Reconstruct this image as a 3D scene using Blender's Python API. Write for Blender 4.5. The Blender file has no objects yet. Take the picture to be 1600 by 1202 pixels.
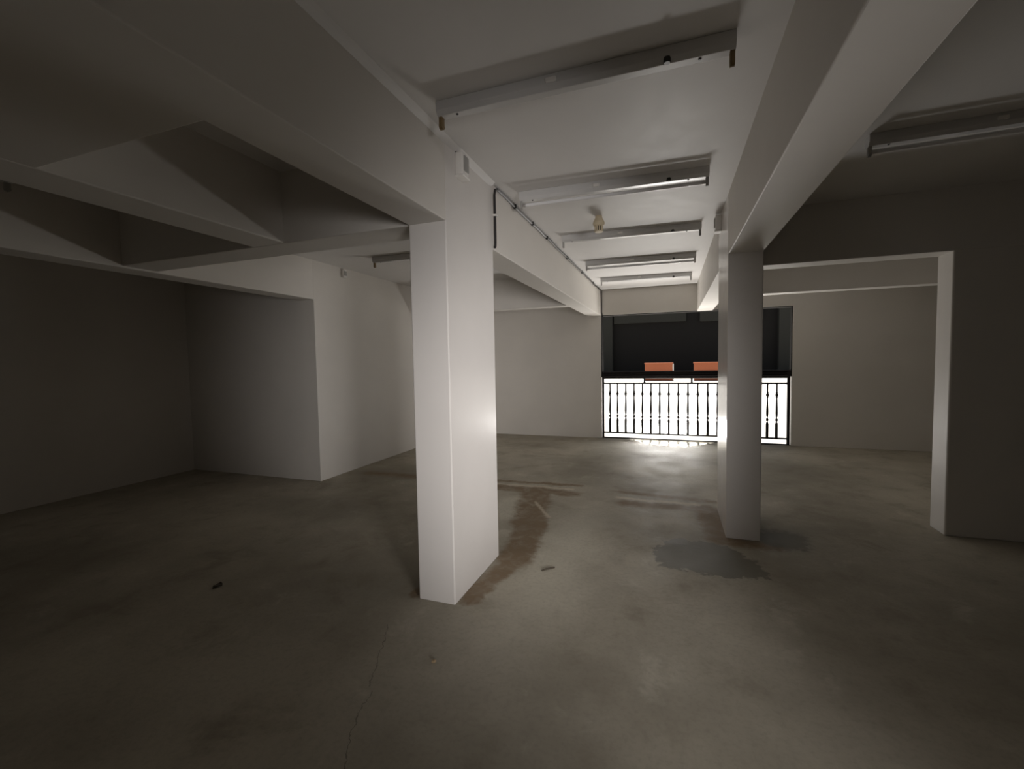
import bpy, bmesh, math, random
from mathutils import Vector, Matrix

C = bpy.context.scene.collection
SC = bpy.context.scene
random.seed(7)

# ------------------------------------------------------------------ camera
FPX = 691.875
cam_data = bpy.data.cameras.new('camera')
cam_data.sensor_fit = 'HORIZONTAL'
cam_data.sensor_width = 36.0
cam_data.lens = FPX / 1600.0 * 36.0
cam_data.clip_start = 0.02
cam_data.clip_end = 300
cam = bpy.data.objects.new('camera', cam_data)
C.objects.link(cam)
r = Vector((0.9412407, 0.33729523, -0.0172589))
u = Vector((-0.00124004, 0.0545527, 0.99851012))
f = Vector((-0.33773422, 0.93981697, -0.05176548))
m = Matrix.Identity(4)
for i in range(3):
    m[i][0] = r[i]; m[i][1] = u[i]; m[i][2] = -f[i]
m[0][3], m[1][3], m[2][3] = 0.0, 0.0, 1.5
cam.matrix_world = m
SC.camera = cam

# ------------------------------------------------------------------ exposure / view
SC.view_settings.view_transform = 'Standard'
SC.view_settings.look = 'None'
SC.view_settings.exposure = -0.06
SC.view_settings.gamma = 1.0
SC.view_settings.use_curve_mapping = False
cy = SC.cycles
cy.use_denoising = True
try:
    cy.denoiser = 'OPENIMAGEDENOISE'
    cy.denoising_input_passes = 'RGB_ALBEDO_NORMAL'
    cy.denoising_prefilter = 'ACCURATE'
except Exception:
    pass
cy.use_adaptive_sampling = False
cy.max_bounces = 14
cy.diffuse_bounces = 10
cy.glossy_bounces = 4
cy.caustics_reflective = False
cy.caustics_refractive = False
cy.sample_clamp_indirect = 6.0
cy.sample_clamp_direct = 0.0

# ------------------------------------------------------------------ sky, sun, added bounce and fill lamps
world = bpy.data.worlds.new('sky')
SC.world = world
world.use_nodes = True
bg = world.node_tree.nodes['Background']
bg.inputs['Color'].default_value = (0.72, 0.84, 1.0, 1)
bg.inputs['Strength'].default_value = 0.4

SUN_EL = math.radians(60)
sun_data = bpy.data.lights.new('sun', 'SUN')
sun_data.energy = 13.0
sun_data.angle = math.radians(0.6)
sun_data.color = (1.0, 0.96, 0.90)
sun = bpy.data.objects.new('sun', sun_data)
C.objects.link(sun)
# travels towards -Y and down
d = Vector((0.0, -math.cos(SUN_EL), -math.sin(SUN_EL)))
sun.rotation_euler = d.to_track_quat('-Z', 'Y').to_euler()
sun.location = (0, 20, 20)


def area_light(name, loc, direction, sx, sy, power, color, shape='RECTANGLE', spread=180):
    l = bpy.data.lights.new(name, 'AREA')
    l.shape = shape
    l.size = sx
    l.size_y = sy
    l.energy = power
    l.color = color
    l.spread = math.radians(spread)
    o = bpy.data.objects.new(name, l)
    C.objects.link(o)
    o.location = loc
    o.rotation_euler = Vector(direction).to_track_quat('-Z', 'Y').to_euler()
    return o


# added lamp outside the gate foot, standing in for bounce off the sun patch
area_light('threshold_bounce_lamp', (-0.1, 8.76, 0.20), (0, -0.75, 1), 1.30, 0.40, 88, (1.0, 0.97, 0.94), 'ELLIPSE')
# added fill lamp before the made-up side doorway, aimed towards the left column
area_light('side_fill_lamp', (1.74, -0.45, 1.10), (-0.590, 0.807, 0.0), 0.8, 1.5, 20.5, (1.0, 0.955, 0.93), spread=46)

# ------------------------------------------------------------------ materials
def new_mat(name):
    mt = bpy.data.materials.new(name)
    mt.use_nodes = True
    nt = mt.node_tree
    return mt, nt, nt.nodes['Principled BSDF']


def N(nt, typ, **kw):
    n = nt.nodes.new(typ)
    for k, v in kw.items():
        setattr(n, k, v)
    return n


def L(nt, a, b):
    nt.links.new(a, b)


def noise(nt, vec, scale, detail=4, rough=0.55, dist=0.0):
    n = N(nt, 'ShaderNodeTexNoise')
    n.inputs['Scale'].default_value = scale
    n.inputs['Detail'].default_value = detail
    n.inputs['Roughness'].default_value = rough
    n.inputs['Distortion'].default_value = dist
    L(nt, vec, n.inputs['Vector'])
    return n


def math_node(nt, op, a, b=None, clamp=False):
    n = N(nt, 'ShaderNodeMath', operation=op)
    n.use_clamp = clamp
    for i, x in enumerate((a, b)):
        if x is None:
            continue
        if isinstance(x, (int, float)):
            n.inputs[i].default_value = x
        else:
            L(nt, x, n.inputs[i])
    return n.outputs[0]


def ramp(nt, fac, a, b, lo=0.0, hi=1.0, smooth=True):
    n = N(nt, 'ShaderNodeMapRange')
    n.interpolation_type = 'SMOOTHSTEP' if smooth else 'LINEAR'
    n.clamp = True
    L(nt, fac, n.inputs['Value'])
    n.inputs['From Min'].default_value = a
    n.inputs['From Max'].default_value = b
    n.inputs['To Min'].default_value = lo
    n.inputs['To Max'].default_value = hi
    return n.outputs['Result']


def mix_col(nt, fac, a, b):
    n = N(nt, 'ShaderNodeMix', data_type='RGBA')
    if isinstance(fac, (int, float)):
        n.inputs[0].default_value = fac
    else:
        L(nt, fac, n.inputs[0])
    for s, x in ((6, a), (7, b)):
        if isinstance(x, tuple):
            n.inputs[s].default_value = (*x, 1) if len(x) == 3 else x
        else:
            L(nt, x, n.inputs[s])
    return n.outputs[2]


def bump(nt, bs, height, strength, distance):
    b = N(nt, 'ShaderNodeBump')
    b.inputs['Strength'].default_value = strength
    b.inputs['Distance'].default_value = distance
    L(nt, height, b.inputs['Height'])
    L(nt, b.outputs['Normal'], bs.inputs['Normal'])


def paint_mat(name, col, rough=0.3, spec=0.5, bump_d=0.002):
    mt, nt, bs = new_mat(name)
    tc = N(nt, 'ShaderNodeTexCoord')
    v = tc.outputs['Object']
    n1 = noise(nt, v, 1.3, 5)
    n2 = noise(nt, v, 45, 3)
    n3 = noise(nt, v, 7, 3)
    c = mix_col(nt, ramp(nt, n1.outputs['Fac'], 0.35, 0.7), tuple(x * 0.955 for x in col), col)
    # faint scuffs
    c = mix_col(nt, ramp(nt, n3.outputs['Fac'], 0.66, 0.85, 0, 0.03), c, (0.45, 0.42, 0.38))
    L(nt, c, bs.inputs['Base Color'])
    L(nt, ramp(nt, n3.outputs['Fac'], 0.3, 0.7, rough - 0.02, rough + 0.02), bs.inputs['Roughness'])
    bs.inputs['Specular IOR Level'].default_value = spec
    bump(nt, bs, n2.outputs['Fac'], 0.10, bump_d)
    return mt


def plain_mat(name, col, rough=0.5, metal=0.0, spec=0.5, var=0.08):
    mt, nt, bs = new_mat(name)
    tc = N(nt, 'ShaderNodeTexCoord')
    n1 = noise(nt, tc.outputs['Object'], 14, 4)
    c = mix_col(nt, n1.outputs['Fac'], tuple(x * (1 - var) for x in col), tuple(min(1, x * (1 + var)) for x in col))
    L(nt, c, bs.inputs['Base Color'])
    bs.inputs['Roughness'].default_value = rough
    bs.inputs['Metallic'].default_value = metal
    bs.inputs['Specular IOR Level'].default_value = spec
    return mt


WALL = paint_mat('white_wall_paint', (0.66, 0.632, 0.592), 0.5, 0.22)
GLOSS = paint_mat('white_gloss_column_paint', (0.68, 0.655, 0.63), 0.24, 0.12)
CEIL = paint_mat('white_ceiling_paint', (0.69, 0.675, 0.66), 0.5, 0.25)
FIX = plain_mat('white_enamel_sheet', (0.59, 0.585, 0.58), 0.22, 0.0, 0.6, 0.03)
BRACKET = plain_mat('tan_plastic', (0.20, 0.135, 0.06), 0.5)
GREYP = plain_mat('grey_plastic', (0.34, 0.335, 0.32), 0.4)
WHITEP = plain_mat('white_plastic', (0.78, 0.76, 0.73), 0.35)
CREAM = plain_mat('aged_cream_plastic', (0.62, 0.53, 0.38), 0.45)
SLOT = plain_mat('dark_slot', (0.05, 0.035, 0.02), 0.7)
TUBE = plain_mat('frosted_tube_glass', (0.74, 0.74, 0.75), 0.12, 0.0, 0.8, 0.02)
PINM = plain_mat('aluminium_cap', (0.62, 0.61, 0.6), 0.35, 0.9)
IRON = plain_mat('dark_brown_gate_paint', (0.012, 0.009, 0.010), 0.42, 0.0, 0.3)
CABLE = plain_mat('black_cable', (0.018, 0.016, 0.016), 0.35)
CONDUIT = plain_mat('grey_conduit', (0.20, 0.20, 0.215), 0.35)
SCREW = plain_mat('dark_screw', (0.05, 0.048, 0.045), 0.4, 0.6)
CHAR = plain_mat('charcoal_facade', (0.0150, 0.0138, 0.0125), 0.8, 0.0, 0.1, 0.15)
CHAR2 = plain_mat('charcoal_ledge', (0.034, 0.033, 0.028), 0.8, 0.0, 0.1, 0.1)
TERRA = plain_mat('terracotta_render', (0.33, 0.105, 0.05), 0.8, 0.0, 0.2, 0.15)
PALE = plain_mat('pale_render', (0.55, 0.53, 0.50), 0.7, 0.0, 0.2, 0.1)
LEAF = plain_mat('dry_leaf', (0.07, 0.055, 0.038), 0.8)
CHIP = plain_mat('tan_chip', (0.42, 0.31, 0.19), 0.8)


# ---- concrete floor with its stains
def floor_mat():
    mt, nt, bs = new_mat('stained_concrete')
    tc = N(nt, 'ShaderNodeTexCoord')
    P = tc.outputs['Object']
    sep0 = N(nt, 'ShaderNodeSeparateXYZ')
    L(nt, P, sep0.inputs[0])
    # ragged position
    nd = noise(nt, P, 3.2, 6, 0.62)
    nd2 = noise(nt, P, 17.0, 4, 0.6)

    def wob(amp, amp2):
        a = N(nt, 'ShaderNodeVectorMath', operation='SUBTRACT')
        L(nt, nd.outputs['Color'], a.inputs[0]); a.inputs[1].default_value = (0.5, 0.5, 0.5)
        s = N(nt, 'ShaderNodeVectorMath', operation='SCALE')
        L(nt, a.outputs[0], s.inputs[0]); s.inputs['Scale'].default_value = amp
        b = N(nt, 'ShaderNodeVectorMath', operation='SUBTRACT')
        L(nt, nd2.outputs['Color'], b.inputs[0]); b.inputs[1].default_value = (0.5, 0.5, 0.5)
        t = N(nt, 'ShaderNodeVectorMath', operation='SCALE')
        L(nt, b.outputs[0], t.inputs[0]); t.inputs['Scale'].default_value = amp2
        e = N(nt, 'ShaderNodeVectorMath', operation='ADD')
        L(nt, P, e.inputs[0]); L(nt, s.outputs[0], e.inputs[1])
        g = N(nt, 'ShaderNodeVectorMath', operation='ADD')
        L(nt, e.outputs[0], g.inputs[0]); L(nt, t.outputs[0], g.inputs[1])
        sp = N(nt, 'ShaderNodeSeparateXYZ')
        L(nt, g.outputs[0], sp.inputs[0])
        return sp.outputs[0], sp.outputs[1]

    WX, WY = wob(0.34, 0.08)
    FX, FY = wob(0.17, 0.09)
    SX, SY = wob(0.05, 0.05)
    RX, RY = wob(0.26, 0.16)

    def seg(p, q, w, soft, xy=None):
        """1 inside a capsule from p to q of half width w"""
        x, y = xy or (WX, WY)
        dx, dy = q[0] - p[0], q[1] - p[1]
        l2 = dx * dx + dy * dy
        ax = math_node(nt, 'SUBTRACT', x, p[0])
        ay = math_node(nt, 'SUBTRACT', y, p[1])
        t = math_node(nt, 'ADD', math_node(nt, 'MULTIPLY', ax, dx / l2), math_node(nt, 'MULTIPLY', ay, dy / l2), clamp=True)
        ex = math_node(nt, 'SUBTRACT', ax, math_node(nt, 'MULTIPLY', t, dx))
        ey = math_node(nt, 'SUBTRACT', ay, math_node(nt, 'MULTIPLY', t, dy))
        dd = math_node(nt, 'SQRT', math_node(nt, 'ADD', math_node(nt, 'MULTIPLY', ex, ex), math_node(nt, 'MULTIPLY', ey, ey)))
        return ramp(nt, dd, w - soft, w + soft, 1, 0)

    def ell(cx, cyy, rx, ry, soft, xy=None):
        x, y = xy or (WX, WY)
        ax = math_node(nt, 'DIVIDE', math_node(nt, 'SUBTRACT', x, cx), rx)
        ay = math_node(nt, 'DIVIDE', math_node(nt, 'SUBTRACT', y, cyy), ry)
        dd = math_node(nt, 'SQRT', math_node(nt, 'ADD', math_node(nt, 'MULTIPLY', ax, ax), math_node(nt, 'MULTIPLY', ay, ay)))
        return ramp(nt, dd, 1 - soft, 1 + soft, 1, 0)

    def mx(*a):
        o = a[0]
        for b in a[1:]:
            o = math_node(nt, 'MAXIMUM', o, b)
        return o

    big = noise(nt, P, 0.55, 5, 0.6)
    mid = noise(nt, P, 2.6, 6, 0.65, 0.4)
    fine = noise(nt, P, 38, 5, 0.65)
    c = mix_col(nt, ramp(nt, big.outputs['Fac'], 0.32, 0.68), (0.316, 0.286, 0.228), (0.526, 0.486, 0.397))
    c = mix_col(nt, ramp(nt, mid.outputs['Fac'], 0.50, 0.74, 0, 0.55), c, (0.252, 0.216, 0.164))
    c = mix_col(nt, ramp(nt, mid.outputs['Fac'], 0.26, 0.42, 0.40, 0), c, (0.694, 0.658, 0.554))
    # paler areas in front of the gate and between the pillars
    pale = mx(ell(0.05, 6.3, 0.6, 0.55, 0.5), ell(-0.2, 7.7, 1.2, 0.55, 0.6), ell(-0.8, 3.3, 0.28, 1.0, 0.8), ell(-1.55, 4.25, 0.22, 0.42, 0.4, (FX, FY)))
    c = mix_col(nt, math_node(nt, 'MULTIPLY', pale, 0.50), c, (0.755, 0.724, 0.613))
    dark = mx(ell(-1.1, 6.6, 0.32, 1.2, 0.7), ell(-3.4, 3.6, 0.9, 0.28, 0.6), ell(1.6, 6.4, 0.7, 0.6, 0.6), ell(-3.6, 5.0, 0.5, 0.5, 0.6))
    c = mix_col(nt, math_node(nt, 'MULTIPLY', dark, 0.40), c, (0.210, 0.190, 0.144))
    # brown silt left by water running past the pillars
    silt = mx(seg((-1.20, 2.50), (-1.12, 3.10), 0.075, 0.03, (FX, FY)),
              seg((-1.12, 3.10), (-1.22, 4.00), 0.14, 0.04, (FX, FY)),
              seg((-1.26, 3.9), (-1.46, 4.85), 0.17, 0.05, (FX, FY)),
              seg((-2.2, 4.86), (-1.05, 4.86), 0.10, 0.05, (FX, FY)),
              seg((-2.4, 5.12), (-1.0, 5.20), 0.045, 0.03, (FX, FY)),
              seg((-0.50, 5.08), (0.40, 4.98), 0.055, 0.05, (FX, FY)),
              seg((-0.45, 4.68), (0.35, 4.70), 0.085, 0.05, (FX, FY)),
              seg((0.34, 4.72), (0.40, 3.95), 0.11, 0.05, (FX, FY)),
              seg((0.36, 3.93), (0.78, 3.93), 0.09, 0.06, (FX, FY)),
              seg((-3.9, 5.02), (-2.6, 4.98), 0.08, 0.08, (FX, FY)),
              seg((-1.56, 2.42), (-1.54, 2.55), 0.045, 0.02, (SX, SY)))
    streak = ramp(nt, noise(nt, P, 9, 5, 0.6, 0.8).outputs['Fac'], 0.25, 0.6, 0.55, 1.0)
    c = mix_col(nt, math_node(nt, 'MULTIPLY', silt, streak), c, (0.235, 0.168, 0.102))
    # light rims of dried silt
    rim = mx(seg((-2.1, 4.99), (-1.1, 5.03), 0.03, 0.025, (FX, FY)), seg((-0.5, 4.86), (0.25, 4.83), 0.035, 0.03, (FX, FY)),
             seg((-1.10, 4.05), (-1.36, 4.45), 0.018, 0.015, (SX, SY)))
    c = mix_col(nt, math_node(nt, 'MULTIPLY', rim, 0.5), c, (0.776, 0.691, 0.550))
    # damp patch by the right pillar, and a soft dark patch on its right
    wet_dark = mx(ell(0.20, 3.56, 0.34, 0.31, 0.05, (RX, RY)), ell(0.40, 3.45, 0.24, 0.20, 0.06, (RX, RY)), ell(0.86, 4.1, 0.22, 0.22, 0.22, (RX, RY)))
    c = mix_col(nt, math_node(nt, 'MULTIPLY', wet_dark, 0.82), c, (0.151, 0.143, 0.116))
    # hairline cracks
    def poly(pts, w):
        return mx(*[seg(pts[i], pts[i + 1], w, w * 0.5, (SX, SY)) for i in range(len(pts) - 1)])
    crack = mx(poly([(-1.529, 2.09), (-1.447, 1.903), (-1.347, 1.686), (-1.317, 1.638)], 0.0018),
               poly([(-1.285, 1.61), (-1.263, 1.49), (-1.224, 1.383), (-1.146, 1.25), (-1.12, 1.05)], 0.0018))
    c = mix_col(nt, math_node(nt, 'MULTIPLY', crack, 0.6), c, (0.106, 0.097, 0.080))
    # fine dark speckle over the whole floor
    c = mix_col(nt, ramp(nt, fine.outputs['Fac'], 0.42, 0.72, 0, 0.20), c, (0.190, 0.173, 0.138))
    L(nt, c, bs.inputs['Base Color'])
    rg = math_node(nt, 'SUBTRACT', ramp(nt, mid.outputs['Fac'], 0.3, 0.7, 0.55, 0.72), math_node(nt, 'MULTIPLY', wet_dark, 0.08))
    L(nt, rg, bs.inputs['Roughness'])
    bs.inputs['Specular IOR Level'].default_value = 0.35
    h = math_node(nt, 'ADD', math_node(nt, 'MULTIPLY', fine.outputs['Fac'], 0.35), mid.outputs['Fac'])
    h = math_node(nt, 'SUBTRACT', h, math_node(nt, 'MULTIPLY', crack, 0.4))
    bump(nt, bs, h, 0.35, 0.006)
    return mt


FLOOR = floor_mat()


def yard_mat():
    mt, nt, bs = new_mat('bright_yard_concrete')
    tc = N(nt, 'ShaderNodeTexCoord')
    n1 = noise(nt, tc.outputs['Object'], 2, 5)
    c = mix_col(nt, n1.outputs['Fac'], (0.50, 0.48, 0.45), (0.62, 0.60, 0.57))
    L(nt, c, bs.inputs['Base Color'])
    bs.inputs['Roughness'].default_value = 0.85
    return mt


YARD = yard_mat()

# ------------------------------------------------------------------ geometry helpers
def add_box(bm, lo, hi):
    vs = [bm.verts.new((x, y, z)) for z in (lo[2], hi[2]) for y in (lo[1], hi[1]) for x in (lo[0], hi[0])]
    fs = []
    for q in ((0, 2, 3, 1), (4, 5, 7, 6), (0, 1, 5, 4), (2, 6, 7, 3), (0, 4, 6, 2), (1, 3, 7, 5)):
        fs.append(bm.faces.new([vs[i] for i in q]))
    return vs, fs


def bevel_all(bm, w, seg=2):
    bmesh.ops.bevel(bm, geom=bm.edges[:], offset=w, segments=seg, profile=0.5, affect='EDGES', clamp_overlap=True)


def add_lathe(bm, prof, seg=16, axis='Z', org=(0, 0, 0), cap=True):
    """prof: list of (radius, height)"""
    rings = []
    for rad, h in prof:
        ring = []
        for i in range(seg):
            a = 2 * math.pi * i / seg
            p = (rad * math.cos(a), rad * math.sin(a), h)
            if axis == 'X':
                p = (p[2], p[0], p[1])
            elif axis == 'Y':
                p = (p[1], p[2], p[0])
            ring.append(bm.verts.new((p[0] + org[0], p[1] + org[1], p[2] + org[2])))
        rings.append(ring)
    for a, b in zip(rings, rings[1:]):
        for i in range(seg):
            bm.faces.new((a[i], a[(i + 1) % seg], b[(i + 1) % seg], b[i]))
    if cap:
        bm.faces.new(list(reversed(rings[0])))
        bm.faces.new(rings[-1])


def add_prism(bm, poly, x0, x1):
    """poly in (y, z), extruded along x"""
    a = [bm.verts.new((x0, y, z)) for y, z in poly]
    b = [bm.verts.new((x1, y, z)) for y, z in poly]
    n = len(poly)
    for i in range(n):
        bm.faces.new((a[i], a[(i + 1) % n], b[(i + 1) % n], b[i]))
    bm.faces.new(list(reversed(a)))
    bm.faces.new(b)


def add_tube(bm, pts, rad, seg=8):
    pts = [Vector(p) for p in pts]
    rings = []
    prev = None
    for i, p in enumerate(pts):
        if i == 0:
            t = pts[1] - pts[0]
        elif i == len(pts) - 1:
            t = pts[-1] - pts[-2]
        else:
            t = (pts[i + 1] - p).normalized() + (p - pts[i - 1]).normalized()
        t.normalize()
        ref = prev if prev is not None else (Vector((0, 0, 1)) if abs(t.z) < 0.9 else Vector((1, 0, 0)))
        s = ref - t * ref.dot(t)
        if s.length < 1e-4:
            s = t.orthogonal()
        s.normalize()
        prev = s
        w = t.cross(s)
        rings.append([bm.verts.new(p + (s * math.cos(a) + w * math.sin(a)) * rad) for a in [2 * math.pi * k / seg for k in range(seg)]])
    for a, b in zip(rings, rings[1:]):
        for i in range(seg):
            bm.faces.new((a[i], a[(i + 1) % seg], b[(i + 1) % seg], b[i]))
    bm.faces.new(list(reversed(rings[0])))
    bm.faces.new(rings[-1])


def finish(name, bm, mat, parent=None, smooth=False, loc=None):
    bmesh.ops.recalc_face_normals(bm, faces=bm.faces[:])
    me = bpy.data.meshes.new(name)
    bm.to_mesh(me)
    bm.free()
    me.materials.append(mat)
    if smooth:
        for p in me.polygons:
            p.use_smooth = True
        try:
            me.set_sharp_from_angle(angle=math.radians(35))
        except Exception:
            pass
    o = bpy.data.objects.new(name, me)
    C.objects.link(o)
    if parent is not None:
        o.parent = parent
    if loc is not None:
        o.location = loc
    return o


def tag(o, label, cat, group=None, kind=None):
    o['label'] = label
    o['category'] = cat
    if group:
        o['group'] = group
    if kind:
        o['kind'] = kind
    return o


def thing(name, label, cat, loc, rz=0.0, group=None):
    o = bpy.data.objects.new(name, None)
    C.objects.link(o)
    o.empty_display_size = 0.1
    o.location = loc
    o.rotation_euler = (0, 0, rz)
    return tag(o, label, cat, group)


def copy_tree(o, parent=None):
    c = o.copy()
    C.objects.link(c)
    if parent is not None:
        c.parent = parent
    for ch in list(o.children):
        copy_tree(ch, c)
    return c


def struct(name, boxes, mat, label=None, cat=None, bevel=0.006, seg=2):
    """one structural mesh; origin at the centre of its foot"""
    lo = [min(b[0][i] for b in boxes) for i in range(3)]
    hi = [max(b[1][i] for b in boxes) for i in range(3)]
    org = Vector(((lo[0] + hi[0]) / 2, (lo[1] + hi[1]) / 2, lo[2]))
    bm = bmesh.new()
    for a, b in boxes:
        t = bmesh.new()
        add_box(t, Vector(a) - org, Vector(b) - org)
        if bevel:
            bevel_all(t, bevel, seg)
        tm = bpy.data.meshes.new('tmp')
        t.to_mesh(tm)
        t.free()
        bm.from_mesh(tm)
        bpy.data.meshes.remove(tm)
    o = finish(name, bm, mat, smooth=False, loc=org)
    o['kind'] = 'structure'
    if label:
        o['label'] = label
        o['category'] = cat
    return o


# ------------------------------------------------------------------ dimensions (metres)
ZC = 2.82           # ceiling
ZB = 2.34           # underside of beams
YF = 8.54           # inner face of the gate wall
XW2 = -4.24         # near face of the left wall block
YW2 = 4.463
XW1 = -6.573        # back of the left bay
XR = 6.8            # right end of the hall
YB = -2.6           # back of the hall
GX0, GX1 = -1.25, 1.905   # gate opening

# ------------------------------------------------------------------ structure
bm = bmesh.new()
nx, ny = 4, 4
add_box(bm, (XW1 - 0.3, YB - 0.3, -0.25), (XR + 0.3, YF + 0.10, 0.0))
o = finish('floor', bm, FLOOR)
tag(o, 'bare stained concrete floor of the car park', 'floor', kind='structure')
struct('ceiling', [((XW1 - 0.3, YB - 0.3, ZC), (XR + 0.3, YF + 0.1, ZC + 0.2))], CEIL, 'white painted ceiling slab between the beams', 'ceiling', bevel=0)
struct('wall_left', [((XW1 - 0.25, YB - 0.2, 0), (XW1, YW2 + 0.2, ZC + 0.05))], WALL, 'dark far left side wall at the back of the recess', 'wall', bevel=0)
struct('wall_left_block', [((XW1 - 0.25, YW2, 0), (XW2, YF + 0.1, ZC + 0.05))], WALL, 'projecting white wall block with a corner behind the nearer column', 'wall')
struct('wall_right', [((XR, YB - 0.2, 0), (XR + 0.25, YF + 0.1, ZC + 0.05))], WALL, 'right side wall of the hall', 'wall', bevel=0)
# far wall with the gate opening
struct('wall_far', [((XW2 - 0.1, YF, 0), (GX0, YF + 0.1, ZC + 0.05)),
                    ((GX1, YF, 0), (XR + 0.1, YF + 0.1, ZC + 0.05)),
                    ((GX0 - 0.006, YF, ZB + 0.003), (GX1 + 0.006, YF + 0.1, ZC + 0.05))], WALL,
       'white far wall around the gate opening', 'wall', bevel=0.005)
# dark strips stand in for shade on the opening reveals above the gate
struct('trim_reveal_shade', [((GX0 - 0.004, YF + 0.004, 1.17), (GX0 + 0.012, YF + 0.115, ZB + 0.004)),
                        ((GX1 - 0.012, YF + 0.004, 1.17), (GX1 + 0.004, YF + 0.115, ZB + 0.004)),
                        ((GX0 - 0.004, YF + 0.004, ZB - 0.010), (GX1 + 0.004, YF + 0.115, ZB + 0.006))], CHAR, 'dark strips painted as shade round the opening above the gate', 'trim', bevel=0)
# closed back wall, and an unseen side wall added with a doorway for the fill lamp
struct('wall_back', [((XW1 - 0.1, YB - 0.2, 0), (XR + 0.1, YB, ZC + 0.05))], WALL, 'plain back wall behind the camera', 'wall', bevel=0)
struct('wall_side_added', [((1.78, YB - 0.05, 0), (1.90, -1.15, ZC + 0.02)), ((1.78, 0.25, 0), (1.90, 0.55, ZC + 0.02)), ((1.78, -1.15, 2.2), (1.90, 0.25, ZC + 0.02))], WALL,
       'unseen side wall added with a doorway for the fill lamp', 'wall', bevel=0)

COL = 'concrete columns holding the ceiling beams'
struct('column', [((-1.506, 2.378, 0), (-1.252, 3.118, ZC + 0.02))], GLOSS, 'white rectangular column in the foreground left of centre', 'column', 0.007)
struct('column', [((0.4325, 3.999, 0), (0.687, 4.746, ZC + 0.02))], GLOSS, 'white rectangular column standing in front of the gate', 'column', 0.007)
struct('partition', [((2.128, 4.574, 0), (XR + 0.05, 4.804, ZC + 0.02))], WALL, 'dark wall pier at the right edge with a paler end face', 'wall pier', 0.012)

struct('beam', [((-1.505, YB - 0.1, ZB), (-1.253, 2.40, ZC + 0.05))], WALL, 'long white ceiling beam from the top left down to the foreground column', 'beam', 0.006)
struct('beam', [((-1.505, 3.10, ZB), (-1.253, YF + 0.05, ZC + 0.05))], WALL, 'ceiling beam from the foreground column on to the gate wall, with a cable', 'beam', 0.006)
struct('beam', [((0.4335, YB - 0.1, ZB - 0.005), (0.686, 4.02, ZC + 0.05))], WALL, 'long white ceiling beam from the top right down to the column by the gate', 'beam', 0.006)
struct('beam', [((0.4335, 4.73, ZB - 0.005), (0.686, YF + 0.05, ZC + 0.05))], WALL, 'short stretch of beam between the column and the gate wall', 'beam', 0.006)
struct('beam', [((-2.799, 0.6, ZB + 0.003), (-2.512, 2.40, ZC + 0.05))], WALL, 'short beam dividing the two recessed ceiling panels on the left', 'beam', 0.008)
struct('beam', [((XW2 - 0.2, 2.389, ZB + 0.0015), (-1.49, 2.66, ZC + 0.05))], WALL, 'cross beam from the foreground column to the left wall', 'beam', 0.008)
struct('beam', [((XW2 - 0.2, 0.1, ZB + 0.006), (-1.45, 1.127, ZC + 0.05))], WALL, 'broad dark cross beam at the top left corner', 'beam', 0.008)
struct('beam', [((XW2 - 0.25, YB - 0.1, ZB - 0.014), (XW2 - 0.001, YW2 + 0.02, ZC + 0.05))], WALL, 'edge beam over the dark left recess', 'beam', 0.008)
struct('beam', [((XW2 - 0.05, 6.70, ZB - 0.003), (-1.45, 6.88, ZC + 0.05))], WALL, 'far cross beam left of the aisle behind the foreground column', 'beam', 0.008)
struct('beam', [((0.66, 4.566, ZB - 0.016), (XR + 0.05, 4.800, ZC + 0.05))], WALL, 'cross beam on the right resting on the dark wall pier', 'beam', 0.008)
struct('beam', [((0.66, 6.66, ZB - 0.006), (XR + 0.05, 6.86, ZC + 0.05))], WALL, 'far cross beam on the right seen under the nearer one', 'beam', 0.008)

bm = bmesh.new()
ya, yb_ = YB + 0.02, 3.10
for y in (ya, yb_):
    for x, z in ((-1.2525, 2.786), (-1.2525, 2.8195), (-1.220, 2.8195), (-1.231, 2.807), (-1.242, 2.796)):
        bm.verts.new((x, y, z))
bm.verts.ensure_lookup_table()
for i in range(5):
    i2 = (i + 1) % 5
    bm.faces.new((bm.verts[i], bm.verts[i2], bm.verts[5 + i2], bm.verts[5 + i]))
bm.faces.new([bm.verts[i] for i in range(5)]); bm.faces.new([bm.verts[9 - i] for i in range(5)])
tag(finish('trim_fillet', bm, CEIL), 'plaster fillet between ceiling and the near left beam', 'trim', kind='structure')

# ------------------------------------------------------------------ ceiling lights
FG = 'fluorescent batten lights on the ceiling'
HL = 0.685  # half length


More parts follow.
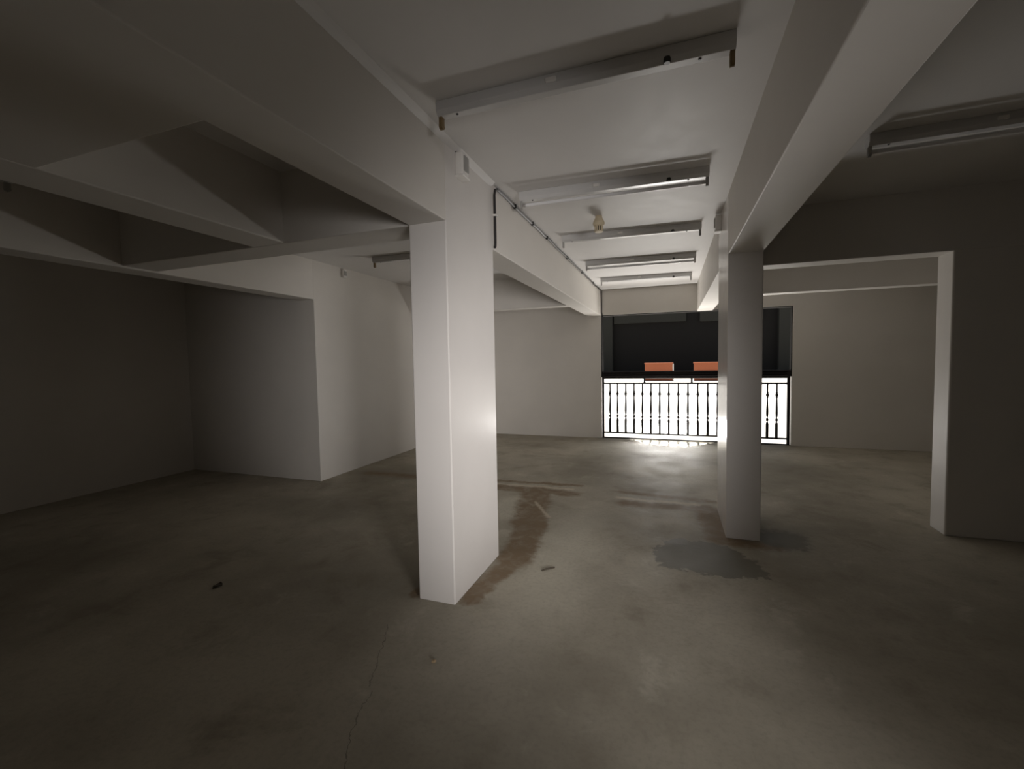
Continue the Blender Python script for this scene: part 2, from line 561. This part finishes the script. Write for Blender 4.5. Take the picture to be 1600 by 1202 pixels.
def make_light(with_tube, label, loc, rz=0.0, holder_mat=None):
    t = thing('batten_light', label, 'light fixture', loc, rz, FG)
    # folded sheet housing, wide at the ceiling
    bm = bmesh.new()
    add_prism(bm, [(-0.040, 0.0), (0.040, 0.0), (0.040, -0.046), (0.022, -0.066), (-0.022, -0.066), (-0.040, -0.046)], -HL, HL)
    bmesh.ops.bevel(bm, geom=bm.edges[:], offset=0.002, segments=1, affect='EDGES')
    finish('housing', bm, FIX, t)
    for s in (-1, 1):
        bm = bmesh.new()
        x = s * (HL - 0.012)
        add_box(bm, (x - 0.010, -0.016, -0.112), (x + 0.010, 0.016, -0.050))
        bevel_all(bm, 0.004, 2)
        add_lathe(bm, [(0.0165, -0.009), (0.0165, 0.009)], 16, 'X', (x, 0, -0.108))
        finish('lamp_holder', bm, holder_mat or GREYP, t, smooth=True)
    # starter in its socket and the cable bracket
    bm = bmesh.new()
    add_lathe(bm, [(0.015, 0.0), (0.015, -0.018), (0.012, -0.022)], 14, 'Z', (0.42, -0.030, -0.046))
    finish('starter', bm, SCREW, t, smooth=True)
    bm = bmesh.new()
    add_box(bm, (-0.11, -0.048, -0.040), (-0.06, -0.036, -0.018))
    bevel_all(bm, 0.003, 1)
    finish('clip', bm, WHITEP, t)
    for x in (-0.58, 0.55):
        bm = bmesh.new()
        add_lathe(bm, [(0.007, 0.0), (0.007, -0.003), (0.004, -0.005)], 10, 'Z', (x, -0.006, -0.065))
        finish('screw', bm, SCREW, t, smooth=True)
    if with_tube:
        bm = bmesh.new()
        add_lathe(bm, [(0.0135, -HL + 0.045), (0.0135, HL - 0.045)], 18, 'X', (0, 0, -0.096))
        tb = finish('tube', bm, TUBE, t, smooth=True)
        for s in (-1, 1):
            bm = bmesh.new()
            add_lathe(bm, [(0.0142, s * (HL - 0.022)), (0.0142, s * (HL - 0.048))], 18, 'X', (0, 0, -0.096))
            finish('end_cap', bm, PINM, tb, smooth=True)
    return t


make_light(False, 'nearest white ceiling light, tubeless with brown end holders', (-0.437, 2.09, ZC), 0.0, BRACKET)
make_light(True, 'second ceiling light from the camera over the aisle, its tube glinting', (-0.437, 3.405, ZC), math.radians(2.0))
make_light(False, 'third aisle ceiling light, without a tube, right behind the cream detector', (-0.405, 4.735, ZC), math.radians(3.5))
make_light(True, 'fourth aisle ceiling light with its tube, between two empty ones', (-0.392, 6.035, ZC), math.radians(3.0))
make_light(False, 'farthest small ceiling light nearest to the gate wall', (-0.385, 7.34, ZC), math.radians(4.0))
make_light(True, 'dim ceiling light at the right edge behind the right beam', (1.80, 3.31, ZC), math.radians(-1.0))
make_light(False, 'ceiling light half hidden behind the foreground column, over the left bay', (-2.80, 4.70, ZC), math.radians(1.0), BRACKET)
make_light(False, 'dark ceiling light at the left picture edge in the left recessed panel', (-3.515, 1.72, ZC), math.radians(0.0))

# ------------------------------------------------------------------ smoke detector
t = thing('smoke_detector', 'aged cream smoke detector with slotted tip on the aisle ceiling', 'smoke detector', (-0.625, 4.17, ZC))
bm = bmesh.new()
add_lathe(bm, [(0.030, 0.0), (0.033, -0.02), (0.050, -0.052), (0.054, -0.066), (0.050, -0.084), (0.038, -0.094)], 24)
finish('base', bm, CREAM, t, smooth=True)
bm = bmesh.new()
add_lathe(bm, [(0.030, -0.090), (0.030, -0.136)], 18)
finish('sensor_chamber', bm, SLOT, t, smooth=True)
bm = bmesh.new()
for k in range(10):
    a = 2 * math.pi * k / 10
    x, y = 0.035 * math.cos(a), 0.035 * math.sin(a)
    v0, fs = add_box(bm, (-0.005, -0.004, -0.140), (0.005, 0.004, -0.088))
    bmesh.ops.rotate(bm, verts=v0, cent=(0, 0, 0), matrix=Matrix.Rotation(a + math.pi / 2, 3, 'Z'))
    bmesh.ops.translate(bm, verts=v0, vec=(x, y, 0))
add_lathe(bm, [(0.040, -0.136), (0.041, -0.141), (0.036, -0.146)], 20)
finish('cage', bm, CREAM, t, smooth=True)


# ------------------------------------------------------------------ small wall boxes
def make_wallbox(label, loc, rz, s=1.0):
    """back plate on x = 0, body towards +x"""
    t = thing('junction_box', label, 'junction box', loc, rz, 'small white boxes under the ceiling')
    bm = bmesh.new()
    add_box(bm, (-0.002, -0.045 * s, -0.070 * s), (0.052 * s, 0.045 * s, 0.070 * s))
    bevel_all(bm, 0.010 * s, 3)
    finish('body', bm, WHITEP, t, smooth=True)
    bm = bmesh.new()
    add_box(bm, (0.048 * s, -0.030 * s, -0.045 * s), (0.060 * s, 0.034 * s, 0.048 * s))
    bevel_all(bm, 0.005 * s, 2)
    finish('cover', bm, GREYP, t, smooth=True)['label'] = 'grey cover'
    bm = bmesh.new()
    add_box(bm, (-0.001, -0.050 * s, -0.082 * s), (0.058 * s, 0.050 * s, -0.070 * s))
    bevel_all(bm, 0.003 * s, 1)
    finish('lip', bm, WHITEP, t)
    return t


wb = make_wallbox('small white box with grey cover above the foreground column', (-1.252, 2.56, 2.725), 0.0)
bm = bmesh.new()
add_tube(bm, [(0.006, -0.05, 0.066), (0.012, -0.03, 0.079), (0.016, 0.0, 0.083), (0.014, 0.03, 0.079), (0.006, 0.045, 0.068)], 0.003, 6)
finish('wire', bm, CABLE, wb, smooth=True)
make_wallbox('small white box high on the beam above the column by the gate', (0.4325, 4.55, 2.735), math.pi, 1.0)
make_wallbox('tiny white box at the ceiling on the projecting left wall block', (XW2, 5.02, 2.745), 0.0, 0.7)

# ------------------------------------------------------------------ cable along the beam
t = thing('cable', 'black cable running along the ceiling edge beside the long left beam', 'cable', (-1.239, 3.14, 2.36))
B = Vector((-1.239, 3.14, 2.36))


def rel(pts):
    return [Vector(p) - B for p in pts]


xs = -1.239
bm = bmesh.new()
add_tube(bm, rel([(xs + 0.002, 3.118, 2.353), (xs + 0.001, 3.130, 2.366), (xs, 3.136, 2.40), (xs + 0.002, 3.130, 2.60), (xs, 3.132, 2.74), (xs, 3.15, 2.785), (xs, 3.20, 2.803)]), 0.0095, 8)
finish('drop', bm, CABLE, t, smooth=True)
bm = bmesh.new()
pts = [(xs, 3.19, 2.803)]
for k in range(1, 9):
    pts.append((xs + 0.002 * math.sin(k * 2.1), 3.19 + k * 0.17, 2.803 + 0.004 * math.sin(k * 1.3)))
add_tube(bm, rel(pts), 0.0098, 8)
finish('conduit', bm, CONDUIT, t, smooth=True)['label'] = 'grey conduit'
bm = bmesh.new()
pts = [(xs, 4.53, 2.803)]
for k in range(1, 17):
    pts.append((xs + 0.004 * math.sin(k * 1.7), 4.53 + k * 0.2475, 2.803 + 0.005 * math.sin(k * 2.3) - (0.012 if k in (12, 13) else 0)))
pts += [(xs + 0.004, 8.505, 2.77), (xs + 0.004, 8.522, 2.60), (xs + 0.004, 8.522, 2.40), (xs + 0.016, 8.524, 2.345), (xs + 0.026, 8.528, 2.30), (xs + 0.028, 8.53, 1.90), (xs + 0.028, 8.53, 1.25)]
add_tube(bm, rel(pts), 0.0085, 8)
finish('run', bm, CABLE, t, smooth=True)
bm = bmesh.new()
add_box(bm, (-0.008, -0.024, 0.224), (0.016, 0.012, 0.236))
finish('clip', bm, WHITEP, t)
for y in (3.60, 4.10, 4.62, 5.6, 6.6, 7.6):
    bm = bmesh.new()
    add_box(bm, Vector((xs - 0.012, y - 0.008, 2.787)) - B, Vector((xs + 0.013, y + 0.008, 2.82)) - B)
    bevel_all(bm, 0.002, 1)
    finish('clip', bm, SCREW, t)

# ------------------------------------------------------------------ gate
GY = 8.585
gl, gr = -1.222, 1.868
gate = thing('gate', 'dark iron gate with turned balusters across the bright opening', 'gate', ((gl + gr) / 2, GY, 0))
GC = Vector(((gl + gr) / 2, GY, 0))


def gbox(name, lo, hi, bev=0.004):
    bm = bmesh.new()
    add_box(bm, Vector(lo) - GC, Vector(hi) - GC)
    bevel_all(bm, bev, 2)
    return finish(name, bm, IRON, gate)


def grail(z0, z1, half, name, lo=gl, hi=gr, bev=0.004):
    return gbox(name, (lo, GY - half, z0), (hi, GY + half, z1), bev)


# round top rail, doubled
for z, yy, rad in ((1.172, GY, 0.030), (1.222, GY + 0.02, 0.026), (1.262, GY, 0.018)):
    bm = bmesh.new()
    add_lathe(bm, [(rad, gl - GC.x), (rad, gr - GC.x)], 20, 'X', (0, yy - GY, z))
    finish('top_rail', bm, IRON, gate, smooth=True)
grail(1.040, 1.072, 0.016, 'middle_rail')
grail(0.096, 0.124, 0.014, 'bottom_rail')
grail(0.002, 0.022, 0.016, 'sill_rail')
gbox('post', (gl - 0.02, GY - 0.02, 0.0), (gl + 0.018, GY + 0.02, 1.275))
gbox('post', (gr - 0.022, GY - 0.02, 0.0), (gr + 0.022, GY + 0.02, 1.275))
for x in (-0.462, 0.353, 1.15):
    gbox('short_post', (x - 0.016, GY - 0.012, 1.06), (x + 0.016, GY + 0.012, 1.16), 0.003)

bm = bmesh.new()
z0, z1 = 0.118, 1.05
H = z1 - z0
prof = [(0.0165, 0), (0.0175, .02), (0.0175, .25), (0.0135, .275), (0.0075, .292), (0.0075, .30), (0.0155, .315), (0.0165, .33), (0.0150, .345),
        (0.0075, .362), (0.0075, .37), (0.0125, .40), (0.0150, .455), (0.0140, .52), (0.0110, .62), (0.0085, .72), (0.0085, .735), (0.0125, .75),
        (0.0125, .765), (0.0175, .775), (0.0185, .79), (0.0170, .805), (0.0120, .815), (0.0130, .835), (0.0095, .85), (0.0095, 1.0)]
add_lathe(bm, [(rr * 1.32, z0 + h * H) for rr, h in prof], 14)
bal0 = finish('baluster', bm, IRON, gate, smooth=True)
bx = [-1.095, -0.955, -0.803, -0.650, -0.500, -0.348, -0.194, -0.036, 0.127, 0.290, 0.455, 0.618, 0.778, 0.936, 1.093, 1.248, 1.403, 1.556, 1.696]
bal0.location = (bx[0] - GC.x, 0, 0)
for x in bx[1:]:
    b = bal0.copy()
    C.objects.link(b)
    b.parent = gate
    b.location = (x - GC.x, 0, 0)

# ------------------------------------------------------------------ outside
bm = bmesh.new()
add_box(bm, (-22, YF + 0.10, -0.3), (24, 44, -0.005))
o = finish('yard_ground', bm, YARD)
tag(o, 'sunlit pale concrete yard beyond the gate', 'ground', kind='structure')
# unseen slab added over the gate to limit the sun, cut back in the middle so that sun reaches the foot of the gate
bm = bmesh.new()
edge = [(-12, YF + 0.1), (12, YF + 0.1), (12, 10.15)]
for k in range(17):
    x = 0.78 - 1.56 * k / 16
    edge.append((x, 9.56 + 0.59 * abs(x / 0.78) ** 2.2))
edge.append((-12, 10.15))
lo_ = [bm.verts.new((x, y, 2.62)) for x, y in edge]
hi_ = [bm.verts.new((x, y, 2.80)) for x, y in edge]
bm.faces.new(lo_); bm.faces.new(list(reversed(hi_)))
for k in range(len(edge)):
    k2 = (k + 1) % len(edge)
    bm.faces.new((lo_[k], hi_[k], hi_[k2], lo_[k2]))
tag(finish('sun_limit_slab', bm, CHAR), 'dark unseen slab added over the gate to shape the sun', 'canopy', kind='structure')
# hall front above the added slab, outside
FYD = 41.0
bld = thing('building', 'dark shaded building across the yard beyond the gate', 'building', (0, FYD, 0))


def bpart(name, lo, hi, mat, lab=None):
    bm = bmesh.new()
    add_box(bm, lo, hi)
    bevel_all(bm, 0.02, 1)
    o = finish(name, bm, mat, bld)
    if lab:
        o['label'] = lab
    return o


k = FYD / 31.0
bpart('facade', (-22, 0, -0.2), (24, 1.2, 9.0), CHAR)
bpart('ledge', (-3.65 * k, -0.35, 4.68), (0.92 * k, 0.02, 5.6), CHAR2, 'paler ledge')
bpart('ledge', (1.73 * k, -0.35, 4.60), (5.3 * k, 0.02, 5.6), CHAR2, 'paler ledge')
bpart('pier', (-5.2 * k, -0.6, 0.0), (-3.72 * k, 0.02, 9.0), CHAR2)
bpart('pier', (6.1 * k, -0.6, 0.0), (7.6 * k, 0.02, 9.0), CHAR2)


def planter(label, x0, x1, y):
    t = thing('planter_block', label, 'planter', ((x0 + x1) / 2, y, -0.005), 0, 'terracotta blocks in the yard')
    h = (x1 - x0) / 2
    bm = bmesh.new()
    add_box(bm, (-h, -0.35, 0), (h, 0.35, 1.17))
    bevel_all(bm, 0.02, 2)
    finish('body', bm, TERRA, t)
    bm = bmesh.new()
    add_box(bm, (h - 0.02, -0.36, 0.02), (h + 0.07, 0.36, 1.15))
    bevel_all(bm, 0.015, 1)
    finish('end_slab', bm, PALE, t)
    bm = bmesh.new()
    add_box(bm, (-h - 0.04, -0.39, 1.16), (h + 0.04, 0.39, 1.245))
    bevel_all(bm, 0.015, 1)
    finish('coping', bm, TERRA, t)


planter('left orange terracotta block beyond the gate rail', -1.73, 0.12, 33.0)
planter('right orange terracotta block beyond the gate rail, beside the column', 1.50, 3.45, 33.0)

# ------------------------------------------------------------------ litter on the floor
bm = bmesh.new()
pts = [(0, -0.035), (0.02, -0.012), (0.028, 0.012), (0.008, 0.03), (-0.012, 0.034), (-0.026, 0.006), (-0.014, -0.02)]
a = [bm.verts.new((x, y, 0.004 + 0.010 * math.sin(i * 1.9) ** 2)) for i, (x, y) in enumerate(pts)]
b = [bm.verts.new((v.co.x, v.co.y, v.co.z + 0.004)) for v in a]
n = len(a)
bm.faces.new(list(reversed(a))); bm.faces.new(b)
for i in range(n):
    bm.faces.new((a[i], a[(i + 1) % n], b[(i + 1) % n], b[i]))
tag(finish('dry_leaf', bm, LEAF, loc=(-2.91, 2.087, 0)), 'dark curled dry leaf alone on the left floor', 'leaf')
bm = bmesh.new()
add_tube(bm, [(-0.036, -0.038, 0.005), (-0.012, -0.010, 0.007), (0.014, 0.016, 0.006), (0.038, 0.040, 0.004)], 0.0055, 7)
tag(finish('twig', bm, LEAF, smooth=True, loc=(-0.83, 3.01, 0)), 'short dark twig on the floor right of the foreground column', 'twig')
bm = bmesh.new()
bmesh.ops.create_icosphere(bm, subdivisions=2, radius=0.012)
for v in bm.verts:
    v.co *= 0.8 + 0.4 * random.random()
    v.co.z *= 0.6
tag(finish('concrete_chip', bm, CHIP, loc=(-1.118, 1.88, 0.006)), 'tiny tan concrete chip on the floor in front of the column', 'debris')
